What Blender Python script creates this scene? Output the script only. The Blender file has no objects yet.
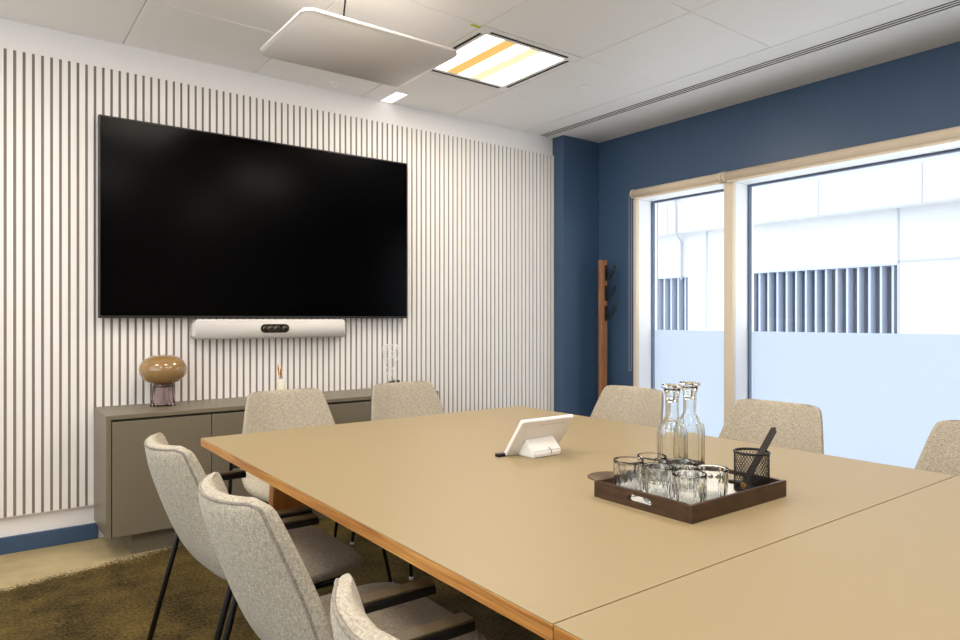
import bpy, bmesh, math, random
from mathutils import Vector, Matrix
random.seed(7)
S = bpy.context.scene
C = S.collection
PI = math.pi
H_CAM = 1.18
CEIL = 2.685

# ------------------------------------------------------------------ materials
def lin(c):
    return tuple(((v / 255.0) / 12.92 if v / 255.0 <= 0.04045 else ((v / 255.0 + 0.055) / 1.055) ** 2.4) for v in c)

def mat(name, rgb, rough=0.5, metal=0.0, spec=0.5, noise=0.0, nscale=40, bump=0.0, bscale=200, stretch=None, srgb=True, **kw):
    m = bpy.data.materials.new(name); m.use_nodes = True
    nt = m.node_tree; b = nt.nodes['Principled BSDF']
    col = lin(rgb) if srgb else rgb
    b.inputs['Base Color'].default_value = (*col, 1)
    b.inputs['Roughness'].default_value = rough
    b.inputs['Metallic'].default_value = metal
    b.inputs['Specular IOR Level'].default_value = spec
    for k, v in kw.items():
        b.inputs[k.replace('_', ' ')].default_value = v
    tc = nt.nodes.new('ShaderNodeTexCoord'); vec = tc.outputs['Object']
    if stretch:
        mp = nt.nodes.new('ShaderNodeMapping'); mp.inputs['Scale'].default_value = stretch
        nt.links.new(vec, mp.inputs['Vector']); vec = mp.outputs['Vector']
    if noise:
        n = nt.nodes.new('ShaderNodeTexNoise'); n.inputs['Scale'].default_value = nscale; n.inputs['Detail'].default_value = 4
        nt.links.new(vec, n.inputs['Vector'])
        r = nt.nodes.new('ShaderNodeMapRange'); r.inputs[3].default_value = 1 - noise; r.inputs[4].default_value = 1 + noise
        r.inputs[1].default_value = 0.25; r.inputs[2].default_value = 0.75
        nt.links.new(n.outputs['Fac'], r.inputs[0])
        x = nt.nodes.new('ShaderNodeVectorMath'); x.operation = 'SCALE'; x.inputs[0].default_value = col
        nt.links.new(r.outputs[0], x.inputs['Scale']); nt.links.new(x.outputs[0], b.inputs['Base Color'])
    if bump:
        n2 = nt.nodes.new('ShaderNodeTexNoise'); n2.inputs['Scale'].default_value = bscale; n2.inputs['Detail'].default_value = 3
        nt.links.new(vec, n2.inputs['Vector'])
        bp = nt.nodes.new('ShaderNodeBump'); bp.inputs['Strength'].default_value = bump; bp.inputs['Distance'].default_value = 0.003
        nt.links.new(n2.outputs['Fac'], bp.inputs['Height']); nt.links.new(bp.outputs['Normal'], b.inputs['Normal'])
    return m

def emit(name, rgb, s):
    m = bpy.data.materials.new(name); m.use_nodes = True
    nt = m.node_tree; nt.nodes.clear()
    o = nt.nodes.new('ShaderNodeOutputMaterial'); e = nt.nodes.new('ShaderNodeEmission')
    e.inputs[0].default_value = (*rgb, 1); e.inputs[1].default_value = s
    nt.links.new(e.outputs[0], o.inputs[0]); return m

def glass_mat(name, col=(1, 1, 1), rough=0.0, ior=1.45):
    m = bpy.data.materials.new(name); m.use_nodes = True
    nt = m.node_tree; nt.nodes.clear()
    o = nt.nodes.new('ShaderNodeOutputMaterial'); g = nt.nodes.new('ShaderNodeBsdfGlass')
    g.inputs['Color'].default_value = (*col, 1); g.inputs['Roughness'].default_value = rough; g.inputs['IOR'].default_value = ior
    nt.links.new(g.outputs[0], o.inputs[0]); return m

def pane_mat(name):
    m = bpy.data.materials.new(name); m.use_nodes = True
    nt = m.node_tree; nt.nodes.clear()
    o = nt.nodes.new('ShaderNodeOutputMaterial'); t = nt.nodes.new('ShaderNodeBsdfTransparent'); g = nt.nodes.new('ShaderNodeBsdfGlossy')
    t.inputs[0].default_value = (0.97, 0.985, 0.99, 1); g.inputs['Roughness'].default_value = 0.0
    lw = nt.nodes.new('ShaderNodeLayerWeight'); lw.inputs[0].default_value = 0.5
    pw = nt.nodes.new('ShaderNodeMath'); pw.operation = 'POWER'; pw.inputs[1].default_value = 5; nt.links.new(lw.outputs['Facing'], pw.inputs[0])
    f = nt.nodes.new('ShaderNodeMath'); f.operation = 'MULTIPLY_ADD'; f.inputs[1].default_value = 0.9; f.inputs[2].default_value = 0.025; nt.links.new(pw.outputs[0], f.inputs[0])
    x = nt.nodes.new('ShaderNodeMixShader')
    nt.links.new(f.outputs[0], x.inputs[0]); nt.links.new(t.outputs[0], x.inputs[1]); nt.links.new(g.outputs[0], x.inputs[2])
    nt.links.new(x.outputs[0], o.inputs[0]); return m

def film_mat(name):
    m = bpy.data.materials.new(name); m.use_nodes = True
    nt = m.node_tree; nt.nodes.clear()
    o = nt.nodes.new('ShaderNodeOutputMaterial'); t = nt.nodes.new('ShaderNodeBsdfTranslucent'); d = nt.nodes.new('ShaderNodeBsdfDiffuse')
    t.inputs[0].default_value = (0.68, 0.715, 0.765, 1); d.inputs[0].default_value = (0.8, 0.85, 0.9, 1)
    x = nt.nodes.new('ShaderNodeMixShader'); x.inputs[0].default_value = 0.12
    nt.links.new(t.outputs[0], x.inputs[1]); nt.links.new(d.outputs[0], x.inputs[2])
    nt.links.new(x.outputs[0], o.inputs[0]); return m

def wood_mat(name, dark, light, axis=(1, 8, 8), rough=0.45, scale=6):
    m = bpy.data.materials.new(name); m.use_nodes = True
    nt = m.node_tree; b = nt.nodes['Principled BSDF']; b.inputs['Roughness'].default_value = rough
    tc = nt.nodes.new('ShaderNodeTexCoord'); mp = nt.nodes.new('ShaderNodeMapping'); mp.inputs['Scale'].default_value = axis
    n = nt.nodes.new('ShaderNodeTexNoise'); n.inputs['Scale'].default_value = scale; n.inputs['Detail'].default_value = 6
    r = nt.nodes.new('ShaderNodeValToRGB')
    r.color_ramp.elements[0].color = (*lin(dark), 1); r.color_ramp.elements[1].color = (*lin(light), 1)
    r.color_ramp.elements[0].position = 0.3; r.color_ramp.elements[1].position = 0.7
    nt.links.new(tc.outputs['Object'], mp.inputs[0]); nt.links.new(mp.outputs[0], n.inputs['Vector'])
    nt.links.new(n.outputs['Fac'], r.inputs[0]); nt.links.new(r.outputs[0], b.inputs['Base Color'])
    return m

def fabric_mat(name, rgb):
    """woven cloth: fine crossing threads with random slubs"""
    m = bpy.data.materials.new(name); m.use_nodes = True
    nt = m.node_tree; b = nt.nodes['Principled BSDF']
    b.inputs['Roughness'].default_value = 0.95; b.inputs['Specular IOR Level'].default_value = 0.15
    b.inputs['Sheen Weight'].default_value = 0.15
    tc = nt.nodes.new('ShaderNodeTexCoord')
    outs = []
    for sc in ((200, 34, 200), (200, 200, 50), (50, 200, 200)):
        mp = nt.nodes.new('ShaderNodeMapping'); mp.inputs['Scale'].default_value = sc
        n = nt.nodes.new('ShaderNodeTexNoise'); n.inputs['Scale'].default_value = 1.6; n.inputs['Detail'].default_value = 2
        nt.links.new(tc.outputs['Object'], mp.inputs[0]); nt.links.new(mp.outputs[0], n.inputs['Vector']); outs.append(n.outputs['Fac'])
    a = nt.nodes.new('ShaderNodeMath'); a.operation = 'ADD'; nt.links.new(outs[0], a.inputs[0]); nt.links.new(outs[1], a.inputs[1])
    a2 = nt.nodes.new('ShaderNodeMath'); a2.operation = 'ADD'; nt.links.new(a.outputs[0], a2.inputs[0]); nt.links.new(outs[2], a2.inputs[1])
    r = nt.nodes.new('ShaderNodeMapRange'); r.inputs[1].default_value = 1.1; r.inputs[2].default_value = 1.9; r.inputs[3].default_value = 0.62; r.inputs[4].default_value = 1.3
    nt.links.new(a2.outputs[0], r.inputs[0])
    x = nt.nodes.new('ShaderNodeVectorMath'); x.operation = 'SCALE'; x.inputs[0].default_value = lin(rgb)
    nt.links.new(r.outputs[0], x.inputs['Scale']); nt.links.new(x.outputs[0], b.inputs['Base Color'])
    bp = nt.nodes.new('ShaderNodeBump'); bp.inputs['Strength'].default_value = 0.35; bp.inputs['Distance'].default_value = 0.002
    nt.links.new(a2.outputs[0], bp.inputs['Height']); nt.links.new(bp.outputs['Normal'], b.inputs['Normal'])
    return m

def floor_mat(name):
    """pale floor that turns into an olive-brown mottled carpet along a ragged line"""
    m = bpy.data.materials.new(name); m.use_nodes = True
    nt = m.node_tree; N = nt.nodes; L = nt.links; b = N['Principled BSDF']
    b.inputs['Specular IOR Level'].default_value = 0.2; b.inputs['Roughness'].default_value = 0.85
    tc = N.new('ShaderNodeTexCoord'); sp = N.new('ShaderNodeSeparateXYZ'); L.new(tc.outputs['Object'], sp.inputs[0])
    def noise(s, d=4, r=0.6):
        n = N.new('ShaderNodeTexNoise'); n.inputs['Scale'].default_value = s; n.inputs['Detail'].default_value = d; n.inputs['Roughness'].default_value = r
        L.new(tc.outputs['Object'], n.inputs['Vector']); return n.outputs['Fac']
    def math_(op, a, c):
        x = N.new('ShaderNodeMath'); x.operation = op
        for i, v in enumerate((a, c)):
            if isinstance(v, (int, float)): x.inputs[i].default_value = v
            else: L.new(v, x.inputs[i])
        return x.outputs[0]
    fine = noise(90, 3); big = noise(5, 5); pile = noise(420, 2)
    edge = math_('SUBTRACT', math_('MULTIPLY', sp.outputs['X'], -0.26), -3.585)      # edge line Y = 3.585 + .26 X
    edge = math_('MINIMUM', math_('ADD', 3.585, math_('MULTIPLY', sp.outputs['X'], 0.2)), 3.78)
    dist = math_('SUBTRACT', sp.outputs['Y'], edge)
    dist = math_('ADD', dist, math_('MULTIPLY', math_('SUBTRACT', fine, 0.5), 0.34))
    dist = math_('ADD', dist, math_('MULTIPLY', math_('SUBTRACT', big, 0.5), 0.12))
    mask = N.new('ShaderNodeMapRange'); mask.inputs[1].default_value = -0.012; mask.inputs[2].default_value = 0.012
    L.new(dist, mask.inputs[0])
    rc = N.new('ShaderNodeValToRGB'); e = rc.color_ramp.elements
    e[0].position = 0.42; e[0].color = (*lin((46, 37, 14)), 1); e[1].position = 0.60; e[1].color = (*lin((122, 102, 52)), 1)
    mixn = math_('ADD', math_('MULTIPLY', big, 0.36), math_('MULTIPLY', noise(75, 5, 0.8), 0.64)); L.new(mixn, rc.inputs[0])
    rs = N.new('ShaderNodeValToRGB'); e = rs.color_ramp.elements
    e[0].position = 0.3; e[0].color = (*lin((162, 145, 108)), 1); e[1].position = 0.7; e[1].color = (*lin((192, 175, 136)), 1)
    L.new(noise(3, 6), rs.inputs[0])
    mx = N.new('ShaderNodeMix'); mx.data_type = 'RGBA'
    L.new(mask.outputs[0], mx.inputs[0]); L.new(rc.outputs[0], mx.inputs[6]); L.new(rs.outputs[0], mx.inputs[7])
    L.new(mx.outputs[2], b.inputs['Base Color'])
    inv = math_('SUBTRACT', 1.0, mask.outputs[0])
    bp = N.new('ShaderNodeBump'); bp.inputs['Distance'].default_value = 0.008; L.new(math_('MULTIPLY', inv, 0.8), bp.inputs['Strength'])
    L.new(math_('ADD', pile, fine), bp.inputs['Height']); L.new(bp.outputs['Normal'], b.inputs['Normal'])
    return m

M = {}
M['white_paint'] = mat('white_paint', (246, 243, 242), 0.6, bump=0.05, bscale=300)
M['slat_white'] = mat('slat_white', (248, 244, 240), 0.5, noise=0.03, nscale=3, stretch=(40, 40, 1))
M['felt'] = mat('felt', (146, 136, 132), 0.95, spec=0.1, noise=0.1, nscale=300)
M['ceiling'] = mat('ceiling_tile', (246, 244, 241), 0.55, noise=0.015, nscale=600)
M['ceiling_gap'] = mat('ceiling_gap', (225, 220, 214), 0.8)
M['blue_paint'] = mat('blue_paint', (60, 85, 114), 0.4, noise=0.03, nscale=4, bump=0.04, bscale=400)
M['beige_paint'] = mat('beige_paint', (214, 206, 196), 0.8)
M['floor'] = floor_mat('floor')
M['frame_white'] = mat('frame_white', (249, 250, 252), 0.35)
M['cream'] = mat('cream', (232, 216, 192), 0.5)
M['blind'] = mat('blind_fabric', (226, 208, 182), 0.8, noise=0.04, nscale=400)
M['seal'] = mat('seal', (96, 108, 130), 0.6)
M['pane'] = pane_mat('window_glass')
M['film'] = film_mat('frosted_film')
M['black'] = mat('black_metal', (18, 17, 17), 0.4, spec=0.4)
M['black_plastic'] = mat('black_plastic', (12, 12, 13), 0.35)
M['screen'] = mat('screen', (2, 2, 3), 0.2, spec=0.06)
M['tv_frame'] = mat('tv_frame', (40, 38, 38), 0.4)
M['bar_white'] = mat('bar_white', (222, 216, 210), 0.55)
M['lens'] = mat('lens', (30, 26, 24), 0.08)
M['lens_ring'] = mat('lens_ring', (120, 105, 90), 0.3, metal=0.6)
M['taupe'] = mat('taupe_lacquer', (122, 112, 93), 0.38)
M['taupe_dark'] = mat('taupe_dark', (72, 66, 56), 0.6)
M['table_top'] = mat('table_laminate', (158, 140, 106), 0.45, spec=0.35, noise=0.012, nscale=900)
M['oak'] = wood_mat('oak', (168, 108, 48), (206, 148, 78), (8, 1, 8), 0.45, 9)
M['ply'] = wood_mat('ply_edge', (160, 100, 42), (214, 156, 84), (3, 3, 160), 0.45, 2)
M['oak_leg'] = wood_mat('oak_leg', (158, 96, 40), (196, 132, 62), (10, 10, 1), 0.45, 6)
M['stand_wood'] = wood_mat('stand_wood', (136, 90, 58), (170, 118, 78), (12, 12, 1), 0.4, 5)
M['tray'] = wood_mat('tray_wood', (48, 30, 16), (78, 50, 28), (4, 4, 18), 0.4, 5)
M['fabric'] = fabric_mat('chair_fabric', (176, 166, 148))
M['piping'] = fabric_mat('chair_piping', (142, 134, 122))
M['arm_pad'] = mat('arm_pad', (74, 64, 46), 0.3, spec=0.6)
M['glide'] = mat('glide', (200, 196, 188), 0.5)
M['tablet_white'] = mat('tablet_white', (240, 236, 232), 0.45)
M['glass'] = glass_mat('clear_glass', (0.985, 0.99, 0.985))
M['water'] = glass_mat('water', (0.97, 0.98, 0.96), ior=1.33)
M['amber_glass'] = mat('amber_glass', (168, 133, 84), 0.12, noise=0.05, nscale=6, Transmission_Weight=0.2, Coat_Weight=0.5)
M['smoke_glass'] = glass_mat('smoke_glass', (0.86, 0.80, 0.80))
M['frosted'] = mat('frosted_bottle', (236, 228, 205), 0.4)
M['ochre'] = mat('ochre', (206, 150, 60), 0.7)
M['rust'] = mat('rust', (176, 96, 50), 0.7)
M['wire_white'] = mat('wire_white', (246, 244, 240), 0.35)
M['stone'] = mat('stone', (70, 72, 62), 0.6, noise=0.2, nscale=30)
M['paper'] = mat('paper', (244, 242, 236), 0.8)
M['grommet'] = mat('grommet', (86, 64, 40), 0.45)
M['facade'] = mat('facade', (176, 177, 179), 0.6, noise=0.01, nscale=2)
M['facade_grey'] = mat('facade_grey', (152, 157, 164), 0.6)
M['louvre'] = mat('louvre', (156, 164, 180), 0.5)
M['louvre_back'] = mat('louvre_back', (74, 82, 98), 0.7)
M['conduit'] = mat('conduit', (150, 152, 160), 0.5)
M['sticker'] = mat('sticker', (206, 206, 60), 0.6)
M['light_white'] = emit('light_white', (1.0, 0.93, 0.80), 4.5)
M['baffle_glow_pale'] = emit('baffle_glow_pale', (1.0, 0.90, 0.56), 0.85)
M['baffle_glow_amber'] = emit('baffle_glow_amber', (1.0, 0.56, 0.17), 0.85)
M['slot_black'] = mat('slot_black', (14, 13, 13), 0.7)
M['brass'] = mat('brass', (150, 120, 70), 0.35, metal=0.8)
M['strip_glow'] = emit('strip_glow', (1.0, 0.95, 0.88), 1.6)

# ------------------------------------------------------------------ mesh helpers
class MB:
    def __init__(self):
        self.bm = bmesh.new(); self.mats = []
    def mi(self, m):
        if m not in self.mats: self.mats.append(m)
        return self.mats.index(m)
    def merge(self, b2, m, mtx=None, smooth=False):
        i = self.mi(m)
        vm = {}
        for v in b2.verts:
            vm[v] = self.bm.verts.new(mtx @ v.co if mtx else v.co)
        for f in b2.faces:
            try:
                nf = self.bm.faces.new([vm[v] for v in f.verts])
            except ValueError:
                continue
            nf.material_index = i; nf.smooth = smooth
        b2.free()
    def box(self, a, b, m, bevel=0.0, seg=2, mtx=None):
        t = bmesh.new(); bmesh.ops.create_cube(t, size=1)
        a = Vector(a); b = Vector(b)
        for v in t.verts:
            v.co = Vector([(a[k] + b[k]) / 2 + v.co[k] * (b[k] - a[k]) for k in range(3)])
        if bevel:
            bmesh.ops.bevel(t, geom=t.edges[:], offset=bevel, segments=seg, affect='EDGES', profile=0.5)
        self.merge(t, m, mtx, smooth=False); return self
    def lathe(self, prof, m, n=32, center=(0, 0, 0), flute=0, depth=0.0, fz=None, smooth=True):
        """prof: list of (r,z); revolve about Z. flute: number of vertical ribs pressed into r"""
        t = bmesh.new(); rings = []
        for (r, z) in prof:
            if r < 1e-6:
                rings.append([t.verts.new((center[0], center[1], center[2] + z))])
            else:
                ring = []
                for k in range(n):
                    a = 2 * PI * k / n; rr = r
                    if flute and (fz is None or fz[0] <= z <= fz[1]) : rr = r * (1 - depth * (0.5 - 0.5 * math.cos(a * flute)))
                    ring.append(t.verts.new((center[0] + rr * math.cos(a), center[1] + rr * math.sin(a), center[2] + z)))
                rings.append(ring)
        for A, B in zip(rings, rings[1:]):
            for k in range(n):
                k2 = (k + 1) % n
                if len(A) == 1 and len(B) == 1: continue
                if len(A) == 1: t.faces.new((A[0], B[k2], B[k]))
                elif len(B) == 1: t.faces.new((A[k], A[k2], B[0]))
                else: t.faces.new((A[k], A[k2], B[k2], B[k]))
        bmesh.ops.recalc_face_normals(t, faces=t.faces[:])
        self.merge(t, m, smooth=smooth); return self
    def tube(self, pts, r, m, n=10, closed=False, smooth=True):
        pts = [Vector(p) for p in pts]; t = bmesh.new(); rings = []
        L = len(pts); up = None
        rad = r if isinstance(r, (list, tuple)) else [r] * L
        for i, p in enumerate(pts):
            if closed: d = pts[(i + 1) % L] - pts[i - 1]
            else: d = pts[min(i + 1, L - 1)] - pts[max(i - 1, 0)]
            d.normalize()
            if up is None:
                up = Vector((0, 0, 1)) if abs(d.z) < 0.9 else Vector((1, 0, 0))
            s = d.cross(up).normalized(); up = s.cross(d).normalized()
            rings.append([t.verts.new(p + rad[i] * (math.cos(2 * PI * k / n) * s + math.sin(2 * PI * k / n) * up)) for k in range(n)])
        pairs = list(zip(rings, rings[1:])) + ([(rings[-1], rings[0])] if closed else [])
        for A, B in pairs:
            for k in range(n):
                t.faces.new((A[k], A[(k + 1) % n], B[(k + 1) % n], B[k]))
        if not closed:
            t.faces.new(rings[0][::-1]); t.faces.new(rings[-1])
        bmesh.ops.recalc_face_normals(t, faces=t.faces[:])
        self.merge(t, m, smooth=smooth); return self
    def prism(self, poly, axis, a, b, m, bevel=0.0, mtx=None, smooth=False):
        """poly of 2D points, extruded along axis (0,1,2) from a to b"""
        t = bmesh.new()
        def P(u, v, w):
            c = [0, 0, 0]; o = [k for k in range(3) if k != axis]; c[o[0]] = u; c[o[1]] = v; c[axis] = w; return c
        A = [t.verts.new(P(u, v, a)) for u, v in poly]; B = [t.verts.new(P(u, v, b)) for u, v in poly]
        t.faces.new(A); t.faces.new(B[::-1]); n = len(poly)
        for k in range(n): t.faces.new((A[k], B[k], B[(k + 1) % n], A[(k + 1) % n]))
        bmesh.ops.recalc_face_normals(t, faces=t.faces[:])
        if bevel: bmesh.ops.bevel(t, geom=t.edges[:], offset=bevel, segments=2, affect='EDGES')
        self.merge(t, m, mtx, smooth=smooth); return self
    def build(self, name, parent=None, loc=None, autosmooth=False):
        me = bpy.data.meshes.new(name); self.bm.normal_update(); self.bm.to_mesh(me); self.bm.free()
        for m in self.mats: me.materials.append(M[m])
        o = bpy.data.objects.new(name, me); C.objects.link(o)
        if parent: o.parent = parent
        if loc: o.location = loc
        return o

def tag(o, label=None, cat=None, group=None, kind=None):
    if label: o['label'] = label
    if cat: o['category'] = cat
    if group: o['group'] = group
    if kind: o['kind'] = kind
    return o

def empty(name, loc, rz=0.0, **kw):
    o = bpy.data.objects.new(name, None); C.objects.link(o); o.empty_display_size = 0.05
    o.location = loc; o.rotation_euler = (0, 0, rz)
    return tag(o, **kw)

def struct(o, label=None, cat=None):
    o['kind'] = 'structure'
    if label: o['label'] = label
    if cat: o['category'] = cat
    return o

KIDS = {}
def kids(o): return [c for c in C.objects if c.parent == o]
def copy_tree(o, parent=None):
    c = o.copy(); C.objects.link(c)
    if parent: c.parent = parent
    for k in kids(o): copy_tree(k, c)
    return c

def rrect(x0, x1, y0, y1, r, n=8):
    pts = []
    for cx, cy, a0 in ((x1 - r, y1 - r, 0), (x0 + r, y1 - r, PI / 2), (x0 + r, y0 + r, PI), (x1 - r, y0 + r, 1.5 * PI)):
        for k in range(n + 1):
            a = a0 + PI / 2 * k / n; pts.append((cx + r * math.cos(a), cy + r * math.sin(a)))
    return pts

# ------------------------------------------------------------------ room shell
X0, XW, Y0, YS = -1.7, 4.27, -2.6, 4.15     # side wall, window wall, rear wall, slat wall
MB_ = MB().box((X0 - .2, Y0 - .2, -.15), (XW + .3, YS + .2, 0), 'floor')
struct(MB_.build('floor'), 'olive brown mottled carpet turning into pale floor along the slatted wall', 'floor')

w = MB().box((X0 - .2, YS, 0), (XW + .3, YS + .2, CEIL + .1), 'white_paint')
w.box((X0, YS - .012, 2.53), (3.85, YS, CEIL), 'white_paint')
wl = struct(w.build('wall_left'), 'white wall behind the screen clad in vertical slats', 'wall')
sp = MB().box((X0, YS - .024, .189), (3.85, YS, 2.533), 'felt')
x = X0 + .01
k0 = math.floor((X0 - .120) / .0393)
k = k0
while True:
    xs = .127 + k * .0393
    k += 1
    if xs < X0: continue
    if xs + .026 > 3.85: break
    sp.box((xs, YS - .032, .187), (xs + .0262, YS - .022, 2.535), 'slat_white')
sp.build('slat_panel', wl)
b = MB().box((X0, YS - .016, 0), (.53, YS, .085), 'blue_paint', .003); b.box((2.43, YS - .016, 0), (3.85, YS, .085), 'blue_paint', .003)
struct(b.build('baseboard_left'), 'dark blue baseboard under the white slatted wall', 'baseboard')

w = MB().box((3.85, 4.01, 0), (XW, YS, CEIL), 'blue_paint', .002)
struct(w.build('wall_corner'), 'dark blue boxed-out column between slatted wall and window wall', 'wall')

OY0, OY1, OZ0, OZ1 = .35, 3.625, .10, 2.145      # opening for both windows
w = MB()
w.box((XW, OY1, 0), (XW + .3, YS, CEIL + .1), 'blue_paint')
w.box((XW, Y0 - .2, 0), (XW + .3, OY0, CEIL + .1), 'blue_paint')
w.box((XW, OY0, OZ1 + .019), (XW + .3, OY1, CEIL + .1), 'blue_paint')
w.box((XW, OY0, 0), (XW + .3, OY1, OZ0 - .019), 'blue_paint')
struct(w.build('wall_right'), 'dark blue window wall', 'wall')
w = MB().box((X0 - .2, Y0 - .2, 0), (XW + .3, Y0, CEIL + .1), 'beige_paint')
struct(w.build('wall_rear'), 'plain wall behind the camera', 'wall')
w = MB().box((X0 - .2, Y0, 0), (X0, YS, .8), 'beige_paint'); w.box((X0 - .2, Y0, 2.5), (X0, YS, CEIL + .1), 'beige_paint')
w.box((X0 - .2, Y0, .8), (X0, -2.3, 2.5), 'beige_paint'); w.box((X0 - .2, 3.4, .8), (X0, YS, 2.5), 'beige_paint')
struct(w.build('wall_near'), 'side wall opposite the windows, with an opening added for fill daylight', 'wall')
m = MB()  # unseen glazed opening, added so daylight fills the ceiling and chair backs
for yy in (-2.3, -.875, .55, 1.975, 3.36): m.box((X0 - .12, yy, .8), (X0 - .06, yy + .04, 2.5), 'frame_white')
fw = struct(m.build('fill_glazing'), 'unseen glazing added opposite the windows to let in fill daylight', 'window')
MB().box((X0 - .095, -2.3, .8), (X0 - .085, 3.4, 2.5), 'pane').build('glass_pane', fw)

# ceiling: tiles with bevelled joints, plain strip with curved cove at the windows
TX = [-2.23, -1.51, -.79, -.07, .65, 1.37, 2.09, 2.81, 3.53]
TY = [-2.35, -1.62, -.89, -.16, .57, 1.30, 2.03, 2.76, 3.49, 4.15]
c = MB().box((X0 - .2, Y0 - .2, CEIL + .012), (XW + .3, YS + .2, CEIL + .16), 'ceiling_gap')
LIGHTCELL = (6, 7)
for i in range(len(TX) - 1):
    for j in range(len(TY) - 1):
        if (i, j) == LIGHTCELL: continue
        a, bq = max(TX[i], X0), TX[i + 1]
        if bq < X0: continue
        c.box((a + .0022, TY[j] + .0022, CEIL), (bq - .0022, TY[j + 1] - .0022, CEIL + .02), 'ceiling', .003, 1)
c.box((X0, Y0, CEIL), (3.53, TY[0] - .002, CEIL + .02), 'ceiling')
c.box((3.534, Y0, CEIL - .001), (3.695, YS, CEIL + .02), 'ceiling')
c.box((3.79, Y0, CEIL - .001), (XW, YS, CEIL + .02), 'ceiling')
struct(c.build('ceiling'), 'white metal ceiling tiles with plain strip along the windows', 'ceiling')

# slot air diffuser
d = empty('air_diffuser', (3.7425, 0.8, CEIL), label='long white linear slot air vent with dark grooves in ceiling beside the windows', cat='air vent')
m = MB()
for xx in (-.047, -.0185, .010, .0385):
    m.box((xx, -3.3, -.0015), (xx + .0085, 3.34, .0012), 'ceiling')
m.build('louvre_bar', d)
MB().box((-.0475, -3.3, .0012), (.0475, 3.34, .0125), 'slot_black').build('dark_slot', d)

# ceiling light
cx, cy = 2.45, 3.125
L = empty('ceiling_light', (cx, cy, CEIL), label='lit square ceiling light with white and amber strips and four black edge slots', cat='ceiling light')
m = MB()
h = .36; q = .285
m.box((-h + .002, -h + .002, 0), (h - .002, -q, .02), 'ceiling'); m.box((-h + .002, q, 0), (h - .002, h - .002, .02), 'ceiling')
m.box((-h + .002, -q, 0), (-q, q, .02), 'ceiling'); m.box((q, -q, 0), (h - .002, q, .02), 'ceiling')
m.build('frame', L)
for s in (-1, 1):
    MB().box((-.28, s * .318 - .008, -.002), (.28, s * .318 + .008, .01), 'slot_black').build('slot', L)
    MB().box((s * .318 - .008, -.28, -.002), (s * .318 + .008, .28, .01), 'slot_black').build('slot', L)
m = MB()
for x_a, x_b in ((-.285, -.15), (-.07, .03), (.11, .285)):
    m.box((x_a, -.285, .006), (x_b, .285, .014), 'light_white')
m.build('diffuser', L)
tag(MB().box((-.15, -.285, .004), (-.07, .285, .014), 'baffle_glow_amber').build('glow_baffle', L), 'amber strip')  # baffles, not lamps: the warm light falling on them is given as emission
tag(MB().box((.03, -.285, .004), (.11, .285, .014), 'baffle_glow_pale').build('glow_baffle', L), 'pale yellow strip')

# small ceiling fittings
def at_ceiling(u, v, z=CEIL):
    f = 675.0; dd = f * (z - H_CAM) / (319.0 - v); la = (u - 480) / f * dd
    return (dd * .599 + la * .8007, dd * .8007 - la * .599)
px, py = at_ceiling(582, 87)
s = MB().lathe([(0, -.010), (.028, -.010), (.034, -.004), (.034, 0.001), (0, .001)], 'white_paint', 28).build('ceiling_sensor', None, (px, py, CEIL))
tag(s, 'small round white ceiling disc between the lit ceiling light and the slot vent', 'ceiling sensor')
px, py = at_ceiling(335, 83)
s = empty('sprinkler', (px, py, CEIL), label='small white sprinkler head in ceiling near the slatted wall, behind the hanging panel', cat='sprinkler')
MB().lathe([(0, -.004), (.035, -.004), (.038, 0.001), (.02, .012), (0, .012)], 'white_paint', 24).build('escutcheon', s)
MB().lathe([(0, -.032), (.012, -.032), (.013, -.026), (.006, -.02), (.006, -.003), (0, -.003)], 'white_paint', 16).build('nozzle', s)
px, py = at_ceiling(476, 26)
tag(MB().box((-.03, -.012, -.001), (.03, .012, .0005), 'sticker').build('sticker', None, (px, py, CEIL)), 'small yellow-green sticker on ceiling tile beside the lit ceiling light', 'sticker')
s = empty('bright_strip', (2.275, 4.015, CEIL), label='narrow glowing white strip in ceiling close to the slatted wall', cat='ceiling light')
MB().box((-.05, -.115, -.004), (.05, .115, .001), 'white_paint', .001).build('housing', s)
MB().box((-.042, -.108, -.0055), (.042, .108, -.0035), 'strip_glow').build('diffuser', s)  # emissive plate for a bright patch of the ceiling

# hanging panel
zp = 2.43; D = zp - H_CAM
hp = empty('hanging_panel', (1.455, 2.90, zp), label='thin white rounded rectangular panel hanging from the ceiling on a black cable', cat='ceiling panel')
m = MB(); m.prism(rrect(-.388, .388, -.29, .29, .05), 2, 0, .022, 'bar_white', .006, smooth=True); m.build('panel', hp)
m = MB().lathe([(0, .021), (.05, .021), (.05, .03), (.02, .036), (0, .036)], 'white_paint', 20, center=(-.095, -.03, 0)); m.build('cable_boss', hp)
m = MB().tube([(-.095, -.03, .03), (-.096, -.03, .09), (-.092, -.032, .17), (-.083, -.034, .258)], .0045, 'black', 8); m.build('cable', hp)
m = MB().lathe([(0, -.0015), (.0035, -.0015), (.0035, .001), (0, .001)], 'wire_white', 12, center=(-.25, -.22, 0)); m.build('indicator', hp)

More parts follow.
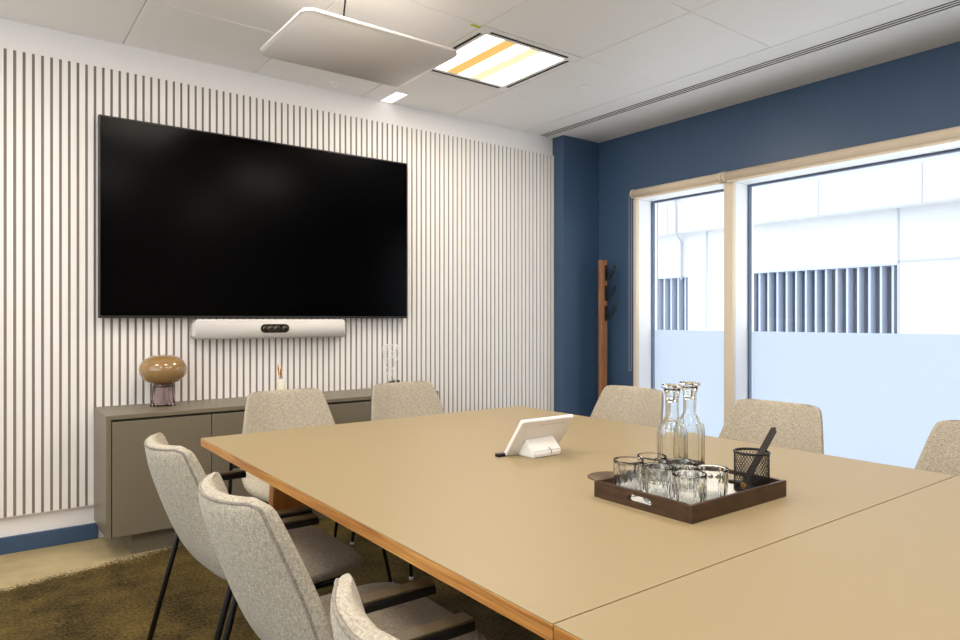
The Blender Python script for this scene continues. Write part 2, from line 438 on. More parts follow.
# ------------------------------------------------------------------ windows
XG = 4.462
def window(name, ya, yb, label):
    """white lined opening ya..yb along Y (yb is the far side), glass set deep in it"""
    zt, zb, t = OZ1, OZ0, .014
    m = MB()
    m.box((4.300, yb, zb), (4.53, yb + .022, zt), 'frame_white', .002)
    m.box((4.300, ya - .022, zb), (4.53, ya, zt), 'frame_white', .002)
    m.box((4.272, ya, zt), (4.53, yb, zt + .02), 'frame_white', .002)
    m.box((4.272, ya, zb - .02), (4.53, yb, zb), 'frame_white', .002)
    o = struct(m.build(name), label, 'window')
    s_ = MB()
    s_.box((XG - .012, yb - t, zb), (XG + .02, yb, zt), 'seal'); s_.box((XG - .012, ya, zb), (XG + .02, ya + t, zt), 'seal')
    s_.box((XG - .012, ya + t, zt - t), (XG + .02, yb - t, zt), 'seal'); s_.box((XG - .012, ya + t, zb), (XG + .02, yb - t, zb + t), 'seal')
    s_.build('gasket', o)
    MB().box((XG, ya + t, zb + t), (XG + .008, yb - t, zt - t), 'pane').build('glass_pane', o)
    MB().box((XG - .0025, ya + t + .002, zb + t + .002), (XG - .001, yb - t - .016, 1.092), 'film').build('frosted_film', o)
    return o
window('window_1', 2.805, 3.60, 'narrow window beside the coat stand with frosted lower half')
window('window_2', .372, 2.735, 'wide window with frosted lower half, right of the mullion')
m = MB().box((4.262, 3.60, OZ0), (4.30, 3.628, OZ1), 'cream', .002)
m.box((4.262, 2.735, OZ0), (4.30, 2.805, OZ1), 'cream', .003)
m.box((4.30, 2.757, OZ0), (4.53, 2.783, OZ1), 'frame_white')
m.box((4.262, .35, OZ0), (4.30, .372, OZ1), 'cream', .002)
struct(m.build('trim_1'), 'cream jambs and mullion post around the windows', 'window trim')

def blind(y0, y1, label, chain):
    o = empty('roller_blind', (4.235, (y0 + y1) / 2, 2.185), label=label, cat='blind', group='roller blinds above the windows')
    hl = (y1 - y0) / 2
    m = MB()
    prof = [(0, -hl + .012), (.031, -hl + .012), (.031, hl - .012), (0, hl - .012)]
    t = MB(); t.tube([(0, -hl + .012, 0), (0, hl - .012, 0)], .031, 'blind', 28); t.build('fabric_roll', o)
    t = MB(); t.box((-.006, -hl + .02, -.045), (.018, hl - .02, -.03), 'cream', .003); t.build('bottom_bar', o)
    for s_ in (-1, 1):
        t = MB(); t.tube([(0, s_ * hl, 0), (0, s_ * (hl - .013), 0)], .035, 'cream', 28)
        t.box((0, s_ * (hl - .0065) - .0065, -.03), (.036, s_ * (hl - .0065) + .0065, .03), 'cream'); t.build('end_bracket', o)
    if chain:
        t = MB(); zb = .78 - 2.185; y = hl - .006
        pts = [(-.036, y - .012, 0)] + [(-.036, y - .012, zb * k / 8) for k in range(1, 9)]
        pts += [(-.036, y - .012 + .012 * (1 - math.cos(PI * k / 6)), zb - .014 * math.sin(PI * k / 6)) for k in range(1, 6)]
        pts += [(-.036, y + .012, zb * k / 8) for k in range(8, -1, -1)]
        t.tube(pts, .0022, 'conduit', 6); t.build('pull_chain', o)
    return o
blind(2.800, 3.612, 'short rolled-up cream blind with a hanging chain above the narrow window', True)
blind(.36, 2.785, 'long rolled-up cream blind above the wide window', False)

# ------------------------------------------------------------------ building outside
bld = empty('office_building', (9.0, 4.5, -1.0), label='white panelled building with dark slatted openings seen through the windows', cat='building')
def bx(m, xa, ya, za, xb, yb, zb, mt, bev=0): m.box((xa - 9, ya - 4.5, za + 1), (xb - 9, yb - 4.5, zb + 1), mt, bev)
LZ0, LZ1 = .6, 1.87
m = MB()
ops = [(6.56, 8.6), (3.53, 5.70)]
bx(m, 9, 8.6, -1, 9.4, 14, 2.53, 'facade'); bx(m, 9, 5.70, -1, 9.4, 6.56, 2.53, 'facade'); bx(m, 9, -6, -1, 9.4, 3.53, 2.53, 'facade')
for a, b_ in ops:
    bx(m, 9, a, LZ1, 9.4, b_, 2.53, 'facade'); bx(m, 9, a, -1, 9.4, b_, LZ0, 'facade')
m.build('facade', bld)
m = MB(); bx(m, 8.80, -6, 2.53, 9.4, 14, 3.0, 'facade', .01); m.build('ledge', bld)
m = MB(); bx(m, 8.95, -6, 3.0, 9.4, 14, 5.2, 'facade'); m.build('parapet', bld)
m = MB()
for yy in (2.82, 6.2, 7.9, 1.2): bx(m, 8.995, yy - .008, 1.87, 9.02, yy + .008, 2.53, 'facade_grey')
for yy in (3.53, 6.22, .4): bx(m, 8.992, yy - .01, -.9, 9.02, yy + .01, 2.53, 'facade_grey')
for yy in (2.2, 3.2, 4.4, 5.6, 6.8, 8.0): bx(m, 8.792, yy - .006, 2.53, 8.82, yy + .006, 3.0, 'facade_grey')
bx(m, 8.992, -6, 1.865, 9.02, 3.53, 1.885, 'facade_grey')
m.build('panel_joint', bld)
for a, b_ in ops:
    m = MB(); bx(m, 9.28, a, LZ0, 9.30, b_, LZ1, 'louvre_back')
    bx(m, 9.0, a, LZ1 - .03, 9.3, b_, LZ1, 'louvre')
    n = int(round((b_ - a) / .139))
    for k in range(n):
        yy = a + (k + .5) * (b_ - a) / n
        mt = Matrix.Translation((.09, yy - 4.5, 0)) @ Matrix.Rotation(math.radians(-8), 4, 'Z')
        m.box((-.055, -.014, LZ0 + 1), (.055, .014, LZ1 + 1 - .03), 'louvre', 0, mtx=mt)
    m.build('vent_grille', bld)
m = MB()
pts = [(8.93, 6.77, 3.35), (8.93, 6.77, 3.10), (8.77, 6.62, 2.96), (8.77, 6.62, 2.52), (8.965, 6.66, 2.40), (8.965, 6.66, 1.80)]
m.tube([(a - 9, b_ - 4.5, z + 1) for a, b_, z in pts], .016, 'conduit', 8); m.build('drainpipe', bld)

# ------------------------------------------------------------------ tv and camera bar
tv = empty('television', (1.463, YS - .034, 1.185), label='large black wall-mounted flat screen on the white slatted wall', cat='television')
hw, th = .942, 1.076
MB().box((-hw + .06, -.03, .06), (hw - .06, -.012, th - .06), 'black_plastic', .004).build('rear_housing', tv)
MB().box((-.35, -.013, .3), (.35, .0015, .75), 'black', .002).build('wall_bracket', tv)
MB().box((-hw, -.062, 0), (hw, -.028, th), 'tv_frame', .004).build('bezel', tv)
MB().box((-hw + .009, -.0645, .014), (hw - .009, -.06, th - .009), 'screen', .001).build('screen', tv)
cb = empty('video_bar', (1.461, YS - .032, 1.063), label='long white video bar with a dark lens window under the flat screen', cat='camera bar')
m = MB(); m.prism(rrect(-.468, .468, 0, .116, .02), 1, -.085, 0, 'bar_white', .006, smooth=True); m.build('body', cb)
m = MB(); m.prism(rrect(-.088, .088, .034, .086, .0255), 1, -.089, -.084, 'black_plastic', .001); lw = m.build('lens_window', cb)
for xx, r in ((-.062, .014), (-.028, .018), (.012, .018), (.062, .017)):
    m = MB(); m.tube([(xx, -.0935, .06), (xx, -.0885, .06)], r, 'lens_ring', 20); m.tube([(xx, -.0945, .06), (xx, -.089, .06)], r * .72, 'lens', 20); m.build('lens', lw)

# ------------------------------------------------------------------ sideboard
sbX0, sbX1, sbY, sbZ0, sbZ1 = .508, 2.43, 3.70, .11, .71
sb = empty('sideboard', ((sbX0 + sbX1) / 2, 3.9, 0), label='long taupe four-door sideboard against the slatted wall', cat='sideboard')
cxs, cys = (sbX0 + sbX1) / 2, 3.9
def sbx(m, a, b_, mt, bev=0.0): m.box((a[0] - cxs, a[1] - cys, a[2]), (b_[0] - cxs, b_[1] - cys, b_[2]), mt, bev)
yb = YS - .033
m = MB()
sbx(m, (sbX0, sbY, sbZ1 - .022), (sbX1, yb, sbZ1), 'taupe', .002)
sbx(m, (sbX0, sbY, sbZ0), (sbX0 + .022, yb, sbZ1 - .0225), 'taupe', .002); sbx(m, (sbX1 - .022, sbY, sbZ0), (sbX1, yb, sbZ1 - .0225), 'taupe', .002)
sbx(m, (sbX0 + .022, sbY + .02, sbZ0), (sbX1 - .022, yb, sbZ0 + .022), 'taupe')
sbx(m, (sbX0 + .022, sbY + .03, sbZ0 + .022), (sbX1 - .022, yb, sbZ1 - .023), 'taupe_dark')
m.build('carcass', sb)
m = MB(); sbx(m, (sbX0 + .12, sbY + .06, 0), (sbX1 - .12, yb - .05, sbZ0), 'taupe'); m.build('plinth', sb)
n = 4; dw = (sbX1 - sbX0 - .048) / n
for k in range(n):
    m = MB(); xa = sbX0 + .024 + k * dw
    sbx(m, (xa + .002, sbY + .001, sbZ0 + .003), (xa + dw - .002, sbY + .0295, sbZ1 - .034), 'taupe', .0015); m.build('door', sb)

# lamp on sideboard
lp = empty('table_lamp', (.818, 3.965, sbZ1), label='mushroom table lamp with amber glass globe on clear fluted foot, on sideboard', cat='lamp')
m = MB(); m.lathe([(.050, .122), (.055, .08), (.062, .02), (.0665, .004), (.064, 0), (0, 0), (0, .012), (.056, .014), (.05, .08), (.044, .122)], 'smoke_glass', 48, flute=12, depth=.05); m.build('foot', lp)
m = MB(); pr = []
for k in range(25):
    a = -PI / 2 + PI * k / 24 * .985
    pr.append((.119 * math.cos(a) ** .8 if k else 0.0, .196 + .080 * math.sin(a)))
m.lathe(pr + [(0, .272)], 'amber_glass', 48); m.build('globe', lp)
MB().lathe([(0, .10), (.03, .10), (.03, .118), (0, .118)], 'brass', 20).build('socket', lp)

# bud vase with sprigs
vz = empty('bud_vase', (1.462, 3.94, sbZ1), label='small pale bottle vase holding ochre dried sprigs on sideboard', cat='vase')
MB().lathe([(0, 0), (.026, 0), (.028, .01), (.027, .06), (.022, .085), (.013, .098), (.013, .112), (.0105, .112), (.0105, .09), (0, .088)], 'frosted', 28).build('bottle', vz)
for k, (dx, dy, hh, mt) in enumerate(((-.014, .004, .205, 'ochre'), (-.004, -.006, .175, 'rust'), (.012, .003, .190, 'frosted'), (.004, .006, .16, 'ochre'))):
    m = MB()
    m.tube([(dx * .3, dy * .3, .09), (dx * .7, dy * .7, .13), (dx, dy, hh - .03), (dx * 1.1, dy * 1.2, hh)], [.0015, .002, .0055, .001], mt, 8); m.build('sprig', vz)

# lattice ornament
orn = empty('lattice_ornament', (2.215, 3.955, sbZ1), label='white open lattice ornament with pinched waist on dark stone base, on sideboard', cat='ornament')
MB().prism([(-.055, 0), (.05, 0), (.055, .065), (-.045, .035)], 1, -.035, .035, 'stone', .004).build('base', orn)
m = MB()
def rr_(t):
    return .012 + .042 * abs(math.cos(PI * (t * 1.02 + .02))) ** .8 if t < .62 else .012 + .042 * math.sin(min(1, (t - .40) / .38) * PI / 2 + max(0, (t - .78) / .22) * .55)
for s_ in (-1, 1):
    for k in range(5):
        pts = []
        for i in range(15):
            t = i / 14; a = 2 * PI * k / 5 + s_ * t * 2.6
            z = .05 + t * .247; r = .010 + .043 * abs(math.sin((t - .33) * PI / 1.05)) ** .75
            pts.append((r * math.cos(a), r * math.sin(a), z))
        m.tube(pts, .0017, 'wire_white', 6)
m.tube([(.046 * math.cos(2 * PI * k / 24), .046 * math.sin(2 * PI * k / 24), .296) for k in range(24)], .0025, 'wire_white', 6, closed=True)
m.build('lattice', orn)

# ------------------------------------------------------------------ coat stand
cs = empty('coat_stand', (4.145, 3.85, 0), label='slim wooden coat stand with black hooks in the blue corner', cat='coat stand')
MB().box((-.034, -.02, .02), (.034, .02, 1.665), 'stand_wood', .004).build('post', cs)
MB().lathe([(0, 0), (.125, 0), (.125, .012), (.11, .022), (0, .024)], 'black', 36).build('base', cs)
for z in (1.565, 1.40, 1.235):
    m = MB()
    m.box((.0, -.032, z - .07), (.022, -.018, z + .055), 'black', .003)
    m.tube([(.011, -.026, z - .05), (.018, -.05, z - .045), (.035, -.075, z - .01), (.045, -.088, z + .035), (.047, -.092, z + .055)], [.011, .011, .010, .010, .013], 'black', 10)
    m.build('hook', cs)

# ------------------------------------------------------------------ tables
TXA, TXB, TZ = .668, 2.21, .74
def table(y0, y1, legs, label):
    cx, cy = (TXA + TXB) / 2, (y0 + y1) / 2
    t = empty('conference_table', (cx, cy, 0), label=label, cat='table')
    m = MB(); hx, hy = (TXB - TXA) / 2, (y1 - y0) / 2
    m.box((-hx + .0005, -hy + .0005, TZ - .0025), (hx - .0005, hy - .0005, TZ), 'table_top', .0008)
    tp = m.build('tabletop', t)
    m = MB(); m.box((-hx, -hy, TZ - .029), (hx, hy, TZ - .0024), 'ply', .001); m.build('plywood_core', t)
    m = MB()
    m.box((-.1, -hy + .12, TZ - .085), (.1, hy - .25, TZ - .029), 'black')
    m.build('under_frame', t)
    for (lx, ly, s_) in legs:
        # slab leg, wide at the top, raked outwards; local x of the outer edge
        z1 = TZ - .029
        poly = [(lx, z1), (lx - s_ * .15, z1), (lx - s_ * .03, 0), (lx + s_ * .04, 0)]
        m = MB(); m.prism(poly, 1, ly - .025, ly + .025, 'oak_leg', .003); m.build('leg', t)
    return t
yA, yB, yM = 2.617, -1.16, .717
cyA, cyB = (yA + yM) / 2, (yM + yB) / 2
table(yM + .0008, yA, [(-.771 + .215, 2.45 - cyA, -1), (.771 - .215, 2.45 - cyA, 1), (-.38, .90 - cyA, -1), (.38, .90 - cyA, 1)], 'far half of the beige conference table, carrying the white tablet, tray and grommet')
table(yB, yM - .0008, [(-.38, .5 - cyB, -1), (.38, .5 - cyB, 1), (-.556, -.95 - cyB, -1), (.556, -.95 - cyB, 1)], 'near half of the beige conference table, in front of the seam')

# ------------------------------------------------------------------ chairs (local: facing +x)
PROF = [  # x, z, half width, thickness, wrap
    (-.350, .832, .130, .008, .046), (-.3498, .828, .155, .024, .050), (-.348, .816, .174, .036, .055), (-.343, .797, .186, .044, .060), (-.332, .76, .197, .050, .064),
    (-.310, .695, .213, .052, .068), (-.284, .627, .228, .054, .068), (-.253, .56, .241, .056, .058), (-.218, .505, .249, .057, .044), (-.175, .462, .254, .058, .028),
    (-.115, .436, .256, .060, .014), (-.04, .428, .255, .062, .008), (.05, .432, .250, .064, .004), (.12, .437, .243, .064, .002), (.17, .436, .232, .060, 0),
    (.198, .432, .215, .050, 0), (.212, .428, .192, .034, 0), (.217, .425, .165, .012, 0)]
SPLIT = 9
def resample(prof, n):
    P = [Vector(p) for p in prof]; out = []
    m_ = len(P) - 1
    for i in range(n + 1):
        t = i / n * m_; k = min(int(t), m_ - 1); u = t - k
        p0, p1, p2, p3 = P[max(k - 1, 0)], P[k], P[k + 1], P[min(k + 2, m_)]
        out.append(.5 * ((2 * p1) + (p2 - p0) * u + (2 * p0 - 5 * p1 + 4 * p2 - p3) * u * u + (3 * p1 - p0 - 3 * p2 + p3) * u ** 3))
    return out
Vector5 = Vector
ST = resample(PROF, (len(PROF) - 1) * 3)
def frame_at(i):
    a = ST[max(i - 1, 0)]; b_ = ST[min(i + 1, len(ST) - 1)]
    d = Vector((b_[0] - a[0], 0, b_[1] - a[1])).normalized()
    if i < 3: d = Vector((.10, 0, -1)).normalized()
    nrm = Vector((-d.z, 0, d.x))       # towards the sitter (forward / up)
    return Vector((ST[i][0], 0, ST[i][1])), nrm
def section(i, N=36):
    p, nrm = frame_at(i); wd, th, wr = ST[i][2], max(ST[i][3], .003), ST[i][4]
    pts = []
    for k in range(N):
        a = 2 * PI * k / N; ca, sa = math.cos(a), math.sin(a)
        s_ = math.copysign(abs(ca) ** .45, ca) * wd
        n_ = math.copysign(abs(sa) ** .75, sa) * th / 2
        s_ = s_ if abs(s_) < wd else s_
        pts.append(p + Vector((0, s_, 0)) + nrm * (n_ + wr * (s_ / wd) ** 2))
    return pts
def shell(i0, i1, name, parent):
    m = MB(); t = bmesh.new(); rings = [[t.verts.new(q) for q in section(i)] for i in range(i0, i1 + 1)]
    for A, B in zip(rings, rings[1:]):
        for k in range(len(A)): t.faces.new((A[k], A[(k + 1) % len(A)], B[(k + 1) % len(B)], B[k]))
    for R_ in (rings[0], rings[-1]):
        n_ = len(R_)
        t.faces.new((R_[0], R_[1], R_[n_ - 1])); t.faces.new((R_[n_ // 2 - 1], R_[n_ // 2], R_[n_ // 2 + 1]))
        for k in range(1, n_ // 2 - 1): t.faces.new((R_[k], R_[k + 1], R_[n_ - k - 1], R_[n_ - k]))
    bmesh.ops.recalc_face_normals(t, faces=t.faces[:])
    m.merge(t, 'fabric', smooth=True); return m.build(name, parent)

def make_chair():
    r = empty('armchair', (0, 0, 0), cat='chair', group='pale upholstered chairs around the conference table')
    k = SPLIT * 3
    br = shell(0, k, 'backrest', r); shell(k, len(ST) - 1, 'seat', r)
    # piping runs down both outer edges and across the top
    def rim(i, c):
        """point on the outer face of section i; c = cosine of the section angle (-1..1)"""
        p, nrm = frame_at(i); wd, th, wr = ST[i][2], max(ST[i][3], .003), ST[i][4]
        s_ = math.copysign(abs(c) ** .45, c); n_ = -th / 2 * (1 - c * c) ** .375
        return p + Vector((0, s_ * wd, 0)) + nrm * (n_ + wr * s_ * s_)
    L_ = [rim(i, .9) for i in range(k + 6, 5, -1)]; R_ = [rim(i, -.9) for i in range(6, k + 7)]
    top = [rim(5, .82)] + [rim(4, math.copysign(abs(j / 8) ** 2.2 * .74, -j)) for j in range(-8, 9)] + [rim(5, -.82)]
    m = MB(); m.tube(L_ + top + R_, .0034, 'piping', 8); m.build('piping', br)
    # frame under the seat
    m = MB()
    m.tube([(.13, -.19, .392), (.13, .19, .392)], .011, 'black', 10); m.tube([(-.10, -.19, .388), (-.10, .19, .388)], .011, 'black', 10)
    for sg in (-1, 1): m.tube([(-.10, sg * .19, .388), (.13, sg * .19, .392)], .011, 'black', 10)
    m.build('seat_frame', r)
    AY = .285
    for sg in (-1, 1):
        m = MB(); pts = [(.12, sg * .17, .392), (.142, sg * .205, .386), (.158, sg * .22, .36), (.20, sg * .255, .20), (.255, sg * .275, .007)]
        m.tube(pts, .0085, 'black', 10); fl = m.build('leg', r)
        m = MB(); pr = [(-.345, sg * .275, .007), (-.232, sg * .279, .42), (-.184, sg * AY, .60), (-.176, sg * AY, .625), (-.148, sg * AY, .641)]
        m.tube(pr, .0085, 'black', 10); m.tube([(-.207, sg * .281, .515), (-.178, sg * .20, .525)], .0085, 'black', 8); rl = m.build('leg', r)
        for lg, q in ((fl, pts[-1]), (rl, pr[0])):
            m = MB(); m.lathe([(0, 0), (.011, 0), (.011, .010), (.0088, .014), (0, .014)], 'glide', 14, center=(q[0], q[1], 0)); m.build('glide', lg)
        m = MB()
        m.box((-.160, sg * AY - .019, .633), (.0, sg * AY + .019, .650), 'black', .003)
        a = m.build('armrest', r)
        m = MB(); m.box((-.158, sg * AY - .0175, .650), (-.002, sg * AY + .0175, .656), 'arm_pad', .002); m.build('arm_pad', a)
    return r

spots = [
    (.750, 2.08, 0.0, 'pale grey chair at the corner of the table nearest the lamp, back to the camera'),
    (.735, 1.43, 0.0, 'pale grey chair in the left foreground between two others along the near edge'),
    (.703, .685, 0.0, 'pale grey chair only its top corner showing at the bottom edge'),
    (1.203, 2.89, -PI / 2, 'pale chair in front of the sideboard below the video bar, hiding the bud vase foot'),
    (1.858, 2.89, -PI / 2, 'pale chair in front of the right end of the sideboard, below the lattice ornament'),
    (2.365, 2.265, PI, 'beige chair at the window side nearest the coat stand, behind the water carafes'),
    (2.37, 1.505, PI, 'beige chair at the window side directly behind the pencil cup'),
    (2.37, .74, PI, 'beige chair at the window side cut off by the right edge'),
]
ch0 = make_chair()
for i, (x, y, rz, lab) in enumerate(spots):
    o = ch0 if i == 0 else copy_tree(ch0)
    o.location = (x, y, 0); o.rotation_euler = (0, 0, rz); o['label'] = lab

# ------------------------------------------------------------------ on the table
# tablet / controller
tb = empty('desk_controller', (1.471, 1.65, TZ), label='white tilted tablet controller seen from behind on the beige table', cat='tablet')
ang = math.atan2(.09, .122)
mt = Matrix.Translation((0, .042, .004)) @ Matrix.Rotation(ang, 4, 'X')
m = MB(); m.prism(rrect(-.113, .113, 0, .151, .008), 1, -.011, .003, 'tablet_white', .002, mtx=mt); bd = m.build('body', tb)
m = MB(); m.prism(rrect(-.110, .110, .004, .148, .007), 1, .003, .0045, 'screen', 0, mtx=mt); m.build('screen', tb)
m = MB(); m.box((-.04, -.0118, .128), (.075, -.0105, .133), 'bar_white', 0, mtx=mt); m.build('vent_slot', bd)
m = MB(); m.prism([(-.048, .0), (.03, .0), (-.006, .054), (-.014, .055), (-.05, .018)], 0, -.064, .058, 'tablet_white', .004); st = m.build('stand', tb)
m = MB(); m.box((-.045, -.0515, .003), (.03, -.047, .010), 'bar_white', 0); m.tube([(.012, -.051, .008), (.010, -.054, .02), (.004, -.046, .028)], .0015, 'conduit', 6); m.build('cable_cover', st)
m = MB(); m.box((-.140, .030, 0), (-.085, .050, .011), 'black_plastic', .002); m.build('foot', tb)

# grommet
gr = empty('cable_grommet', (1.412, 1.285, TZ), label='round brown cable grommet with small holes in tabletop behind the tray', cat='cable grommet')
MB().lathe([(0, 0), (.062, 0), (.062, .002), (.059, .0035), (0, .0035)], 'grommet', 48).build('lid', gr)
for a, b_ in ((-.02, .012), (-.028, -.004), (-.012, -.002)):
    MB().lathe([(0, .003), (.0035, .003), (.0035, .0038), (0, .0038)], 'black_plastic', 12, center=(a, b_, 0)).build('hole', gr)

# tray
tr = empty('tray', (1.42, 1.0275, TZ), label='dark brown wooden tray with slot handles holding glasses, carafes and pencil cup', cat='tray')
hx, hy, t, hh = .192, .1425, .010, .040
MB().box((-hx + t, -hy + t, .001), (hx - t, hy - t, .008), 'tray').build('tray_base', tr)
m = MB(); m.box((-hx, -hy, 0), (hx, -hy + t, hh), 'tray', .0015); m.build('side', tr)
m = MB(); m.box((-hx, hy - t, 0), (hx, hy, hh), 'tray', .0015); m.build('side', tr)
for sg in (-1, 1):
    # end wall with slotted hand hole: four pieces around a rounded slot
    m = MB(); tmp = bmesh.new()
    outer = [(-hy + t, 0), (hy - t, 0), (hy - t, hh), (-hy + t, hh)]
    inner = rrect(-.034, .034, .013, .030, .008, 5)
    xa, xb = (-hx, -hx + t) if sg < 0 else (hx - t, hx)
    ninner = len(inner)
    def ring(x_, pts): return [tmp.verts.new((x_, a, b_)) for a, b_ in pts]
    # outer resampled to match the inner ring angularly
    cyy, czz = 0, .0215
    def proj(p):
        dx, dz = (p[0] - cyy) / (hy - t), (p[1] - czz) / .0185
        kx = abs((p[0]) / .034); s_ = max(abs(p[0]) / .034, abs(p[1] - .0215) / .0085)
        qx, qz = p[0] / s_ / .034, (p[1] - .0215) / s_ / .0085
        return (qx * (hy - t), (hh if qz > 0 else 0) if abs(qz) > .999 else .0215 + qz * (.0185 if qz > 0 else .0215))
    op = [proj(p) for p in inner]
    Ao, Ai, Bo, Bi = ring(xa, op), ring(xa, inner), ring(xb, op), ring(xb, inner)
    for k in range(ninner):
        k2 = (k + 1) % ninner
        tmp.faces.new((Ao[k], Ao[k2], Ai[k2], Ai[k])); tmp.faces.new((Bo[k], Bi[k], Bi[k2], Bo[k2]))
        tmp.faces.new((Ai[k], Ai[k2], Bi[k2], Bi[k])); tmp.faces.new((Ao[k], Bo[k], Bo[k2], Ao[k2]))
    bmesh.ops.recalc_face_normals(tmp, faces=tmp.faces[:])
    m.merge(tmp, 'tray'); m.build('handle_end', tr)
ZT = TZ + .008
tag(MB().box((-.165, -.125, 0), (.165, .125, .0012), 'paper').build('napkin', None, (1.418, 1.0275, ZT + .0002)), 'white paper sheet lying in the dark tray under the glasses', 'paper')  # real sheet, widened under the front glasses to brighten them
ZP = ZT + .0016

# tumblers
def make_tumbler():
    m = MB()
    prof = [(0, 0), (.030, 0), (.0345, .003), (.0355, .012), (.0365, .060), (.0370, .078), (.0372, .083), (.0362, .0845), (.0350, .083), (.0343, .07), (.0325, .016), (.028, .012), (0, .011)]
    m.lathe(prof, 'glass', 96, flute=16, depth=.11, fz=(.002, .068))
    return m.build('tumbler')
tum = [(1.290, 1.113, 'cut glass tumbler in the far left corner of the tray beside the grommet'),
       (1.290, 1.024, 'cut glass tumbler in the middle of the front row by the tray handle'),
       (1.288, .934, 'cut glass tumbler in the front corner of the tray nearest the camera'),
       (1.375, 1.110, 'cut glass tumbler in the back row just in front of the left carafe'),
       (1.375, 1.022, 'cut glass tumbler in the middle of the back row, before the right carafe'),
       (1.375, .936, 'cut glass tumbler in the back row nearest the pencil cup')]
tm0 = make_tumbler()
for i, (x, y, lab) in enumerate(tum):
    o = tm0 if i == 0 else copy_tree(tm0)
    o.location = (x, y, ZP); o.rotation_euler.z = i * .7
    tag(o, lab, 'glass', 'cut glass tumblers on the tray')

# carafes
def make_carafe():
    r = empty('carafe', (0, 0, 0))
    prof = [(0, 0), (.040, 0), (.0435, .004), (.0445, .02), (.0445, .132), (.042, .145), (.034, .158), (.024, .168), (.0190, .177), (.0180, .190), (.0185, .228), (.0215, .243), (.0225, .248),
            (.0215, .2495), (.0195, .245), (.0165, .229), (.016, .190), (.017, .179), (.023, .166), (.033, .156), (.040, .143), (.0420, .130), (.0420, .02), (.038, .009), (0, .008)]
    prof = [(r_ * (.88 if r_ > .024 else .95), z_) for r_, z_ in prof]
    m = MB(); m.lathe(prof, 'glass', 96, flute=16, depth=.12, fz=(.01, .135)); m.build('bottle', r)
    m = MB(); m.lathe([(0, .215), (.0135, .215), (.0148, .232), (.0150, .2497), (.027, .2515), (.0285, .256), (.026, .261), (0, .262)], 'glass', 32); m.build('stopper', r)
    return r
ca = [(1.453, 1.107, 'ribbed clear glass carafe, the left one of the pair on the tray'), (1.541, 1.117, 'ribbed clear glass carafe, the right one of the pair, half behind the other')]
c0 = make_carafe()
for i, (x, y, lab) in enumerate(ca):
    o = c0 if i == 0 else copy_tree(c0)
    o.location = (x, y, ZP); tag(o, lab, 'carafe', 'water carafes on the tray')

# pencil cup
pc = empty('pencil_cup', (1.552, .943, ZP), label='black wire mesh pencil cup in the right corner of the tray', cat='pencil cup')
R_, HC = .041, .102
m = MB()
m.tube([(R_ * math.cos(2 * PI * k / 36), R_ * math.sin(2 * PI * k / 36), HC - .003) for k in range(36)], .0032, 'black', 8, closed=True); m.build('rim', pc)
m = MB(); m.lathe([(0, 0), (R_ - .001, 0), (R_ + .001, .004), (R_ - .001, .010), (R_ - .003, .004), (0, .003)], 'black', 36); m.build('base', pc)
m = MB()
for sg in (-1, 1):
    for k in range(34):
        a0 = 2 * PI * k / 34
        m.tube([((R_ - .0005 * sg) * math.cos(a0 + sg * j * .30), (R_ - .0005 * sg) * math.sin(a0 + sg * j * .30), .004 + (HC - .008) * j / 5) for j in range(6)], .00075, 'black', 4)
m.build('mesh_wall', pc)
def pencil(p0, p1, lab):
    p0, p1 = Vector(p0), Vector(p1); d = p1 - p0; ln = d.length
    o = empty('pencil', p0, label=lab, cat='pencil', group='dark pencils in the mesh cup')
    o.rotation_euler = d.to_track_quat('Z', 'Y').to_euler()
    m = MB(); m.lathe([(0, .018), (.0037, .018), (.0037, ln - .004), (.0033, ln), (0, ln)], 'tray_pencil', 6, smooth=False); m.build('shaft', o)
    m = MB(); m.lathe([(0, 0), (.001, .003), (.0036, .018), (0, .018)], 'ochre', 6, smooth=False); m.build('tip', o)
M['tray_pencil'] = mat('pencil_dark', (44, 34, 26), 0.4)
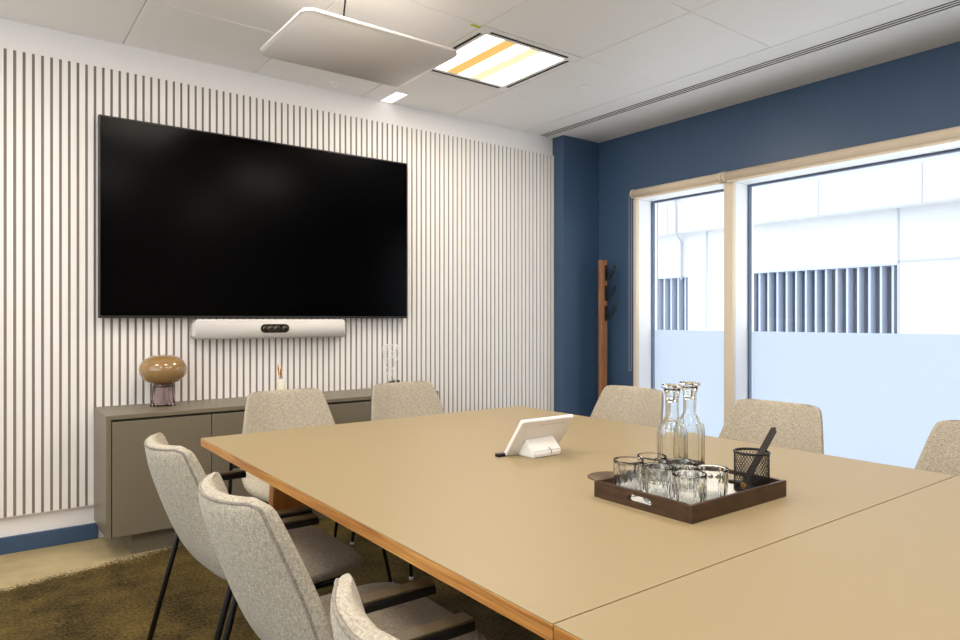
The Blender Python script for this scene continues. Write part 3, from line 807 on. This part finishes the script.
for dp, ex, lab in ((0.0, .152, 'dark pencil leaning right in the mesh cup, the middle one'), (-.0085, .146, 'dark pencil leaning right in the mesh cup, the one nearest the camera'), (.0085, .150, 'dark pencil leaning right in the mesh cup, the one furthest from the camera')):
    b0 = Vector((1.528 + .47 * dp, .957 + .88 * dp, ZP + .006)); b1 = Vector((1.578 + .47 * dp, .930 + .88 * dp, ZP + .10))
    dv = b1 - b0; pencil(b0, b0 + dv * (ex / .094), lab)

# ------------------------------------------------------------------ light
W = bpy.data.worlds.new('World'); S.world = W; W.use_nodes = True
bg = W.node_tree.nodes['Background']; bg.inputs[0].default_value = (0.90, 0.95, 1.0, 1); bg.inputs[1].default_value = 2.7

def area(name, loc, size, power, col, rot=(0, 0, 0), size_y=None, spread=PI):
    l = bpy.data.lights.new(name, 'AREA'); l.energy = power; l.color = col; l.size = size
    if size_y: l.shape = 'RECTANGLE'; l.size_y = size_y
    l.spread = spread
    o = bpy.data.objects.new(name, l); C.objects.link(o); o.location = loc; o.rotation_euler = rot; return o
WARM = (1.0, .90, .79)
area('ceiling_lamp', (cx, cy, CEIL - .012), .56, 14.5, WARM)
for (x, y) in ((2.45, .935), (1.01, 2.395), (1.01, .205), (2.45, -1.25), (-.43, .9), (-.43, 2.9)):
    area('ceiling_lamp', (x, y, CEIL - .012), .56, 14.5, WARM)

# ------------------------------------------------------------------ camera
cam = bpy.data.cameras.new('camera'); co = bpy.data.objects.new('camera', cam); C.objects.link(co)
cam.sensor_width = 36; cam.lens = 675 / 960 * 36; cam.clip_start = .02
co.location = (0, 0, H_CAM); co.rotation_euler = (PI / 2, 0, -math.atan2(.599, .8007)); cam.shift_y = -1 / 960
S.camera = co
S.view_settings.view_transform = 'Standard'; S.view_settings.look = 'None'
S.view_settings.exposure = 0.36; S.view_settings.gamma = 1.0; S.view_settings.use_curve_mapping = False
S.cycles.use_denoising = True
S.cycles.max_bounces = 14; S.cycles.transmission_bounces = 12; S.cycles.transparent_max_bounces = 16; S.cycles.diffuse_bounces = 6
S.cycles.sample_clamp_indirect = 6
